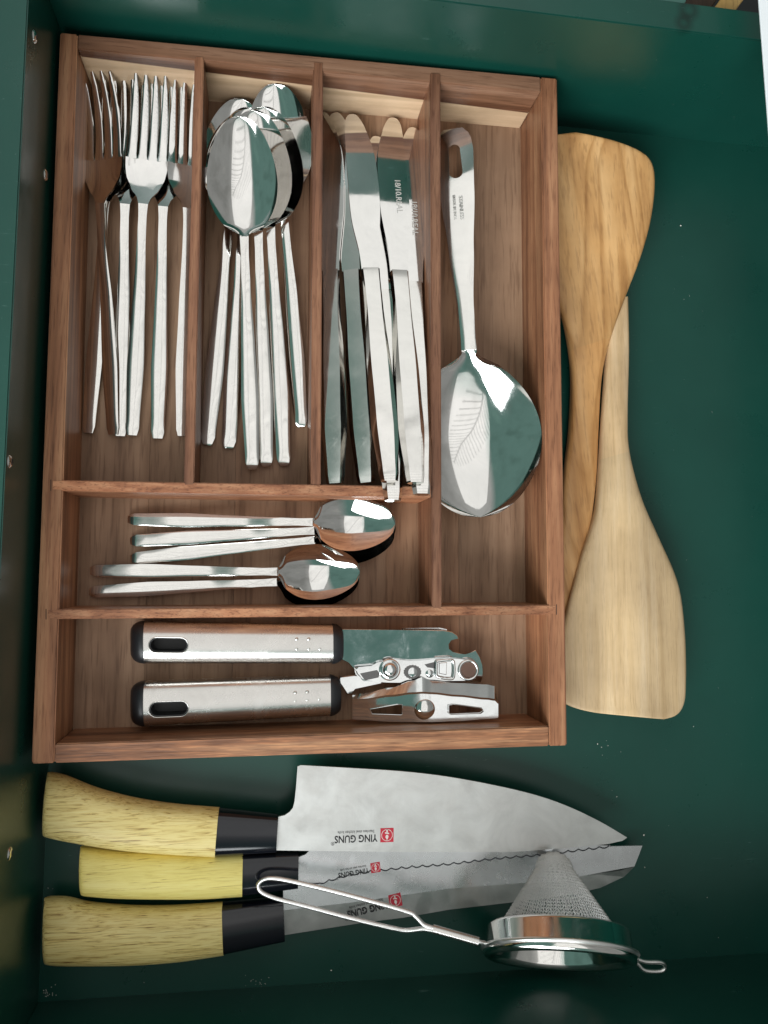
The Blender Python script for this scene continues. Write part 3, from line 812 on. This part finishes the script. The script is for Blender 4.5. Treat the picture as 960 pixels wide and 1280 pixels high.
    # square buckle
    bm = tube_bm([(*q(x, y, .028), .0278) for x, y in smooth2([(662, 212), (716, 208), (728, 222), (728, 270), (716, 284), (664, 276), (658, 262), (658, 225), (662, 212)], 3)[:-1]], .0008, 8, closed=True)
    from_bm(bm, 'buckle', M_CHROME, root, True)
    from_bm(prism_bm([q(x, y, .0268) for x, y in [(668, 220), (700, 217), (698, 268), (668, 262)]], .0262, .0269, .0003), 'buckle_plate', M_CHROME, root)
    # tang coming out of the lower handle
    from_bm(prism_bm([q(x, y, .022) for x, y in [(270, 276), (330, 268), (440, 280), (440, 304), (330, 320), (318, 348), (300, 345), (290, 315), (270, 300)]], .0190, .0220, .0005), 'tang', M_CHROME, root)
    # turning key: folded plate, upper flange slopes away, lower face flat with two slots and a dome
    ZK = .0335
    xs = [(322, 350, 368, 446), (360, 342, 366, 448), (480, 318, 350, 455), (560, 292, 340, 456), (600, 278, 338, 456), (640, 292, 340, 456), (740, 300, 350, 452), (860, 306, 362, 444), (890, 312, 366, 441), (905, 372, 378, 440)]
    fine = []
    for (a_, b_) in zip(xs, xs[1:]):
        for j in range(5):
            u = j / 5; w_ = u * u * (3 - 2 * u); fine.append((a_[0] + (b_[0] - a_[0]) * u,) + tuple(a_[i] + (b_[i] - a_[i]) * w_ for i in (1, 2, 3)))
    fine.append(xs[-1]); secs = []
    for x, t, rdg, bt in fine:
        a = at(340 + x * k, 760 + t * k, ZK - .0040); r_ = at(340 + x * k, 760 + (rdg - 3) * k, ZK); r2 = at(340 + x * k, 760 + (rdg + 5) * k, ZK - .0006); b = at(340 + x * k, 760 + bt * k, ZK - (.0034 if x < 560 else .0034 - .0028 * min(1, (x - 560) / 70)))
        d = Vector((0, 0, -.0012))
        secs.append([a, r_, r2, b, b + d, r2 + d, r_ + d, a + d])
    key = from_bm(loft_bm(secs), 'turning_key', M_CHROME, root, False)
    slots = [[(392, 404), (500, 386), (520, 386), (522, 424), (515, 428), (400, 424)], [(704, 386), (720, 384), (838, 400), (842, 412), (830, 420), (712, 424), (704, 418)]]
    for s in slots:
        me_b = prism_bm([q(x, y, ZK - .003) for x, y in s], ZK - .014, ZK + .01)
        boolean_cut(key, me_b)
    finish(key.data, True, R(14))
    for s in slots:
        zs = lambda y: ZK - .0006 - (.0026 if s[0][0] < 560 else .0001) * (y - 355) / 97
        bm = tube_bm([(*q(x, y, zs(y)), zs(y)) for x, y in s], .00035, 6, closed=True)
        from_bm(bm, 'slot_edge', M_CHROME, key, True)
    disc('key_dome', 612, 402, ZK - .0024, [(.0062, 0), (.0060, .0009), (.0050, .0020), (.0036, .0029), (.0018, .0034), (.0002, .0035)], M_MIRROR, par=key)
    disc('key_shaft', 612, 402, .0200, [(.0035, 0), (.0035, .0100), (.0002, .0100)], M_CHROME)
opener()

# ------------------------------------------------------------------ wooden spatulas
def spatula(name, left, right, z, th, mat, label, e=3.2):
    r = empty(name, at(*left[len(left) // 2], 0)); r.location.z = 0; tag(r, label, 'spatula')
    L_ = smooth_path([at(*p, z(i / (len(left) - 1))) for i, p in enumerate(left)], 5); D = smooth_path([at(*p, z(i / (len(right) - 1))) for i, p in enumerate(right)], 5)
    secs = []; m = len(L_)
    for i, (a, b) in enumerate(zip(L_, D)):
        c = (a + b) / 2; s = (b - a) / 2; h = s.length; s.normalize(); nz = s.cross(Vector((0, 1, 0))); nz = Vector((0, 0, 1))
        secs.append(superloop(c, s, nz, h, th(i / (m - 1)), 32, e))
    cut = [None]
    return r, secs
# light oak one, blade down, under/over: on the drawer floor
tl = [(757, 378), (757, 440), (752, 520), (749, 575), (743, 640), (727, 692), (711, 752), (700, 800), (696, 840), (697, 866), (704, 878), (722, 886), (745, 891)]
tr = [(784, 372), (785, 440), (783, 520), (785, 565), (800, 622), (822, 672), (842, 716), (851, 750), (856, 800), (857, 850), (855, 878), (846, 893), (830, 899)]
r, secs = spatula('oak_spatula', tl, tr, lambda t: .010 + .010 * t, lambda t: interp([(0, .0035), (.35, .0060), (.55, .0048), (.9, .0026), (.97, .0020), (1, .0011)], t), M_OAK, 'pale oak spatula lying with its broad straight blade towards the bottom, right of the tray')
child_inv(from_bm(loft_bm(secs[:16]), 'handle', M_OAK, None, True, R(50)), r); child_inv(from_bm(loft_bm(secs[15:]), 'blade', M_OAK, None, True, R(50)), r)
# teak one, blade up
tl = [(690, 170), (672, 176), (664, 190), (661, 215), (664, 265), (672, 310), (686, 352), (702, 396), (711, 440), (714, 480), (711, 540), (704, 600), (697, 700), (690, 800)]
tr = [(722, 166), (768, 177), (800, 190), (815, 206), (818, 235), (812, 280), (799, 325), (780, 374), (762, 424), (751, 470), (747, 530), (744, 600), (734, 680), (716, 790)]
r, secs = spatula('teak_spatula', tl, tr, lambda t: .027 - .019 * min(1, t * 1.3), lambda t: interp([(0, .0010), (.03, .0019), (.1, .0026), (.45, .0040), (.65, .0055), (.95, .0045), (1, .003)], t), M_TEAK, 'darker honey teak spatula with its slanted blade at the top, right of the tray')
child_inv(from_bm(loft_bm(secs[:41]), 'blade', M_TEAK, None, True, R(50)), r); child_inv(from_bm(loft_bm(secs[40:]), 'handle', M_TEAK, None, True, R(50)), r)

# ------------------------------------------------------------------ kitchen knives
def kitchen_knife(name, label, hu, hl, hz, ferr, fz, mat, outline, bz, tip_dz, bmat, bevel=None, marks=None, fth=.0075):
    root = empty(name, at(*hl[0], 0)); root.location.z = 0; tag(root, label, 'knife', 'yellow handled kitchen knives')
    def kid(o, p=root):
        o.parent = p
        if p is root: o.matrix_parent_inverse = Matrix.Translation(root.location).inverted(); return o
    h = band_loft('handle', hu, hl, hz, lambda t, hh: interp([(0, .0040), (.03, .0085), (.08, .0100), (.5, .0098), (1, .0088)], t), mat, None, 32, 2.5, 6)
    kid(h)
    (a0, a1), (b0, b1) = ferr                       # left edge top/bottom, right edge top/bottom
    f = band_loft('collar', [a0, ((a0[0] + b0[0]) / 2, (a0[1] + b0[1]) / 2), b0], [a1, ((a1[0] + b1[0]) / 2, (a1[1] + b1[1]) / 2), b1], lambda t: hz + (fz - hz) * t, lambda t, hh: fth + (.0055 - fth) * t, M_FERR, None, 28, 3.6, 3)
    kid(f)
    x0, x1 = outline[0][0], max(p[0] for p in outline)
    def zz(px): return 0.0
    pts = []
    for px, py in outline:
        w = at(px, py, bz + zz(px)); pts.append((w.x, w.y, zz(px)))
    b = kid(from_bm(prism_bm(pts, bz - .0016, bz, 0), 'blade', bmat, None, False))
    if bevel:                                       # ground band falling away to the edge
        bm = bmesh.new(); A, B, C_, D = [], [], [], []
        for (ux, uy, lx, ly) in bevel:
            p = at(ux, uy, bz + zz(ux)); q_ = at(lx, ly, bz + zz(lx) - .0012)
            A.append(bm.verts.new(p)); B.append(bm.verts.new(q_)); C_.append(bm.verts.new((q_.x, q_.y, q_.z - .0003))); D.append(bm.verts.new((p.x, p.y, p.z - .0016)))
        for P, Q in ((A, B), (B, C_), (C_, D), (D, A)):
            for i in range(len(P) - 1): bm.faces.new((P[i], P[i + 1], Q[i + 1], Q[i]))
        bm.faces.new((A[0], B[0], C_[0], D[0])); bm.faces.new((A[-1], B[-1], C_[-1], D[-1]))
        kid(from_bm(bm, 'ground_edge', M_BLADE, None, False))
    if marks:
        (cx, cy, rot, sc, red) = marks
        cz = bz + zz(cx) + .00008
        c = at(cx, cy, cz)
        base = Matrix.Translation((c.x, c.y, cz)) @ Matrix.Rotation(R(rot), 4, 'Z') @ Matrix.Scale(sc, 4)
        kid(text_obj('lettering', 'YING GUNS', .0054, M_INK, None, base @ Matrix.Translation((0, 0, 0)) @ Matrix.Diagonal((.82, 1, 1, 1)), .00002, .00012), b)
        kid(text_obj('small_lettering', 'Stainless steel kitchen knife', .00225, M_INKG, None, base @ Matrix.Translation((0, -.0035, 0)) @ Matrix.Diagonal((.82, 1, 1, 1)), .00002, .00002), b)
        kid(text_obj('registered_mark', '\u00ae', .0026, M_INKG, None, base @ Matrix.Translation((.0128, .0022, 0)), .00002, .00002), b)
        bx = -.0172
        s = .0037
        sq = prism_bm([(bx - s, -s * 1.02), (bx + s, -s * 1.02), (bx + s, s * 1.02), (bx - s, s * 1.02)], -.00001, .00002); bmesh.ops.transform(sq, matrix=base @ Matrix.Translation((0, -.0011, 0)), verts=sq.verts[:])
        em = kid(from_bm(sq, 'emblem', M_RED, None), b)
        def addp(bm, nm='emblem_mark'):
            bmesh.ops.transform(bm, matrix=base @ Matrix.Translation((bx, -.0011, .00004)), verts=bm.verts[:])
            oo = from_bm(bm, nm, M_PALE, None); oo['kind'] = 'stuff'; kid(oo, b); return oo
        bm = bmesh.new()
        n = 28; ro, ri = s * .86, s * .78
        O = [bm.verts.new((ro * math.cos(2 * math.pi * j / n), ro * math.sin(2 * math.pi * j / n), .00001)) for j in range(n)]
        I = [bm.verts.new((ri * math.cos(2 * math.pi * j / n), ri * math.sin(2 * math.pi * j / n), .00001)) for j in range(n)]
        for j in range(n): bm.faces.new((O[j], O[(j + 1) % n], I[(j + 1) % n], I[j]))
        prism_bm([(-.0004, -.0032), (.0004, -.0032), (.0004, -.0014), (-.0004, -.0014)], 0, .00001, bm=bm)
        prism_bm([(-.0011, -.0012), (.0012, -.0016), (.0011, -.0009), (-.0012, -.0005)], 0, .00001, bm=bm)
        prism_bm([(-.0005, -.0002), (.0005, -.0002), (.0009, .0010), (.0, .0027), (-.0009, .0010)], 0, .00001, bm=bm)
        addp(bm)
    return root

# bottom knife: plain slicing blade with ground edge
kitchen_knife('slicing_knife', 'yellow handled knife lowest of the three, its blade running right under the serrated one',
    [(56, 1122), (82, 1122), (113, 1129), (163, 1133), (215, 1133), (278, 1129)], [(56, 1203), (80, 1205), (120, 1205), (170, 1204), (225, 1200), (280, 1192)], .0120,
    (((278, 1130), (280, 1190)), ((354, 1122), (356, 1175))), .0105, M_YEL,
    [(354, 1110), (460, 1084), (560, 1070), (680, 1060), (803, 1057), (799, 1068), (793, 1083), (700, 1100), (560, 1111), (440, 1128), (354, 1138)], .0090, -.002, M_BLADE2,
    bevel=[(354, 1138, 355, 1169), (440, 1128, 450, 1154), (500, 1119, 505, 1147), (560, 1111, 562, 1137), (630, 1105, 640, 1128), (700, 1098, 705, 1120), (740, 1093, 750, 1110), (775, 1088, 780, 1096), (793, 1083, 793, 1083.5)],
    marks=(459, 1137, 191, .95, 1))
# middle knife: serrated
ser = []
base = [(385, 1103), (400, 1103), (440, 1092), (500, 1084), (560, 1079), (620, 1072), (680, 1067), (720, 1062), (763, 1057)]
sp = smooth2(base, 8); acc = 0
for i in range(len(sp) - 1):
    (xa, ya), (xb, yb) = sp[i], sp[i + 1]
    for j in range(4):
        t = j / 4; x = xa + (xb - xa) * t; y = ya + (yb - ya) * t
        ser.append((x, y + (2.6 * abs(math.sin(math.pi * (x - 385) / 13.0)) - 1.2 if x > 400 else 0)))
ser.append((763, 1057))
kitchen_knife('serrated_knife', 'yellow handled bread knife in the middle with the brighter plain handle and scalloped edge',
    [(101, 1058), (120, 1060), (150, 1063), (200, 1064), (250, 1065), (304, 1064)], [(102, 1117), (120, 1119), (150, 1121), (200, 1122), (250, 1122), (303, 1119)], .0115,
    (((303, 1065), (303, 1117)), ((373, 1064), (372, 1109))), .0125, M_YEL2,
    [(372, 1104)] + ser + [(700, 1046), (560, 1050), (388, 1062), (382, 1068), (372, 1072)], .0130, -.002, M_BLADE2,
    marks=(442, 1091, 187, .72, 0))
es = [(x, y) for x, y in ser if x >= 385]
bmx = bmesh.new()  # dark strip added as the painted shadow line below the serrations
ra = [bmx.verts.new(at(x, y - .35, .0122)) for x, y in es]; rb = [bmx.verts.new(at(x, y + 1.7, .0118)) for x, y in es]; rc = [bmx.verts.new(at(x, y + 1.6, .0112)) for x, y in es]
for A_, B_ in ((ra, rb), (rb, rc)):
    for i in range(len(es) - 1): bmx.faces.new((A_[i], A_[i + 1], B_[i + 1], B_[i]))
se = from_bm(bmx, 'edge_shadow_strip', plain('edge_shadow_dark', (.045, .045, .05), .45), None)
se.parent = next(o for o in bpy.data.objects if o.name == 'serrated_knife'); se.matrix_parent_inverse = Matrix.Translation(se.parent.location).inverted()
# top knife: chef's knife
kitchen_knife('chef_knife', 'large chef knife on top, yellow handle nearest the tray and a wide satin blade',
    [(60, 965), (82, 970), (120, 985), (165, 997), (215, 1005), (274, 1010)], [(54, 1044), (80, 1050), (120, 1057), (165, 1063), (215, 1067), (269, 1070)], .0150,
    (((272, 1011), (269, 1068)), ((347, 1019), (345, 1064))), .0150, M_YEL,
    [(345, 1063), (348, 1021), (356, 1019), (362, 1015), (366, 1010), (368, 1003), (370, 985), (372, 958), (376, 956.5)] + smooth2([(420, 959), (500, 964), (560, 971), (620, 982), (670, 994), (710, 1008), (750, 1027), (784, 1047)], 4) + [(778, 1051), (760, 1055), (700, 1061), (640, 1065), (500, 1065)], .0172, -.004, M_BLADE,
    marks=(445, 1048, 180, 1, 0))

# ------------------------------------------------------------------ conical strainer
def strainer():
    root = empty('conical_strainer'); tag(root, 'conical wire mesh strainer with a steel rim and looped wire handle lying over the knives', 'strainer')
    C = at(699, 1193, .044); e = R(-31); yaw = R(-9)
    ax = Vector((0, math.cos(e), math.sin(e))); ax.rotate(Matrix.Rotation(yaw, 3, 'Z'))
    sx = ax.cross(Vector((0, 0, 1))).normalized(); up = sx.cross(ax)
    root.location = (C.x, C.y, 0)
    def P(r, a, th): return C + ax * a + sx * (r * math.cos(th)) + up * (r * math.sin(th))
    def kid(o): return child_inv(o, root)
    n = 96
    prof = [(.0325, .0085), (.0350, .0130), (.0362, .0130), (.0378, .0115), (.0384, .0020), (.0400, .0006), (.0404, -.0010), (.0396, -.0026), (.0375, -.0034), (.0355, -.0026), (.0345, .0000), (.0340, .0060)]
    bm = bmesh.new(); rings = [[bm.verts.new(P(r, a, 2 * math.pi * k / n)) for k in range(n)] for r, a in prof]
    for i in range(len(rings)):
        A, B = rings[i], rings[(i + 1) % len(rings)]
        for k in range(n): bm.faces.new((A[k], A[(k + 1) % n], B[(k + 1) % n], B[k]))
    kid(from_bm(bm, 'rim_band', M_STEEL, None, True, R(50)))
    bm = tube_bm([P(.0402, .0012, 2 * math.pi * k / 72) for k in range(72)], .0011, 8, closed=True)
    kid(from_bm(bm, 'rim_wire', M_WIRE, None, True))
    def rad(a):
        a0, a1 = .006, .042
        if a < a1: return .0348 + (.0102 - .0348) * (a - a0) / (a1 - a0)
        t = (a - a1) / .0085; return .0102 * math.sqrt(max(0, 1 - t * t)) 
    NR, NM = 28, 96; bm = bmesh.new()
    def wire(pts, r, closed):
        m = len(pts); rg = []
        for i, p in enumerate(pts):
            a = pts[i - 1] if i or closed else pts[0]; b = pts[(i + 1) % m] if i < m - 1 or closed else pts[-1]
            t = (b - a).normalized(); nrm = (p - (C + ax * (p - C).dot(ax))).normalized()
            s = t.cross(nrm).normalized()
            rg.append([bm.verts.new(p + nrm * r), bm.verts.new(p - nrm * r * .5 + s * r), bm.verts.new(p - nrm * r * .5 - s * r)])
        for i in range(m if closed else m - 1):
            A, B = rg[i], rg[(i + 1) % m]
            for k in range(3): bm.faces.new((A[k], A[(k + 1) % 3], B[(k + 1) % 3], B[k]))
    for j in range(NR):
        a = .006 + .0440 * j / (NR - 1); r = max(rad(a), .0015)
        nm = NM if r > .012 else NM // 2
        pts = []
        for k in range(nm * 2):
            th = 2 * math.pi * k / (nm * 2)
            w = 1 if k % 2 else -1
            pts.append(P(r + w * .0002, a + w * .0005, th))
        wire(pts, .00026, True)
    for k in range(NM):
        pts = []
        for j in range(NR):
            a = .006 + .0440 * j / (NR - 1); r = max(rad(a), .0015)
            th = 2 * math.pi * (k + (.25 if j % 2 else -.25)) / NM
            pts.append(P(r + (.00012 if j % 2 else -.00012), a, th))
        wire(pts, .00019, False)
    mm = metal('mesh_wire', (.92, .91, .89), .42, .08, bstr=0); mm.node_tree.nodes['Principled BSDF'].inputs['Metallic'].default_value = .55
    o = kid(from_bm(bm, 'mesh_cone', mm, None, True)); o['kind'] = 'stuff'
    # handle
    a0 = at(606, 1179, .046); a1 = at(598, 1177, .045); a2 = at(541, 1161, .040)
    kid(from_bm(tube_bm([P(.0402, .0012, R(188)), a0, a1, lerp(a1, a2, .3)], .0011, 10), 'handle_rod', M_WIRE, None, True))
    kid(from_bm(tube_bm([a1, lerp(a1, a2, .5), a2], .0022, 16), 'handle_sleeve', M_BRUSHX, None, True, R(50)))
    loop = [(556, 1164, .040), (541, 1160, .040), (530, 1156, .039), (520, 1146, .038), (508, 1139, .037), (440, 1120, .033), (380, 1105, .029), (345, 1098, .027), (330, 1099, .026), (323, 1106, .0255), (327, 1115, .026), (345, 1123, .027), (380, 1132, .029), (440, 1148, .033), (490, 1160, .036), (508, 1163, .037), (528, 1161, .039), (541, 1163, .040), (556, 1167, .040)]
    kid(from_bm(tube_bm(smooth_path([at(x, y, z) for x, y, z in loop], 5), .0012, 10), 'handle_loop', M_WIRE, None, True))
    hook = [(778, 1196, .040), (795, 1203, .040), (806, 1213, .040), (826, 1214, .040), (831, 1208, .040), (826, 1203, .041), (806, 1202, .041), (790, 1196, .041)]
    kid(from_bm(tube_bm(smooth_path([at(x, y, z) for x, y, z in hook], 5), .0011, 10), 'rest_hook', M_WIRE, None, True))
strainer()
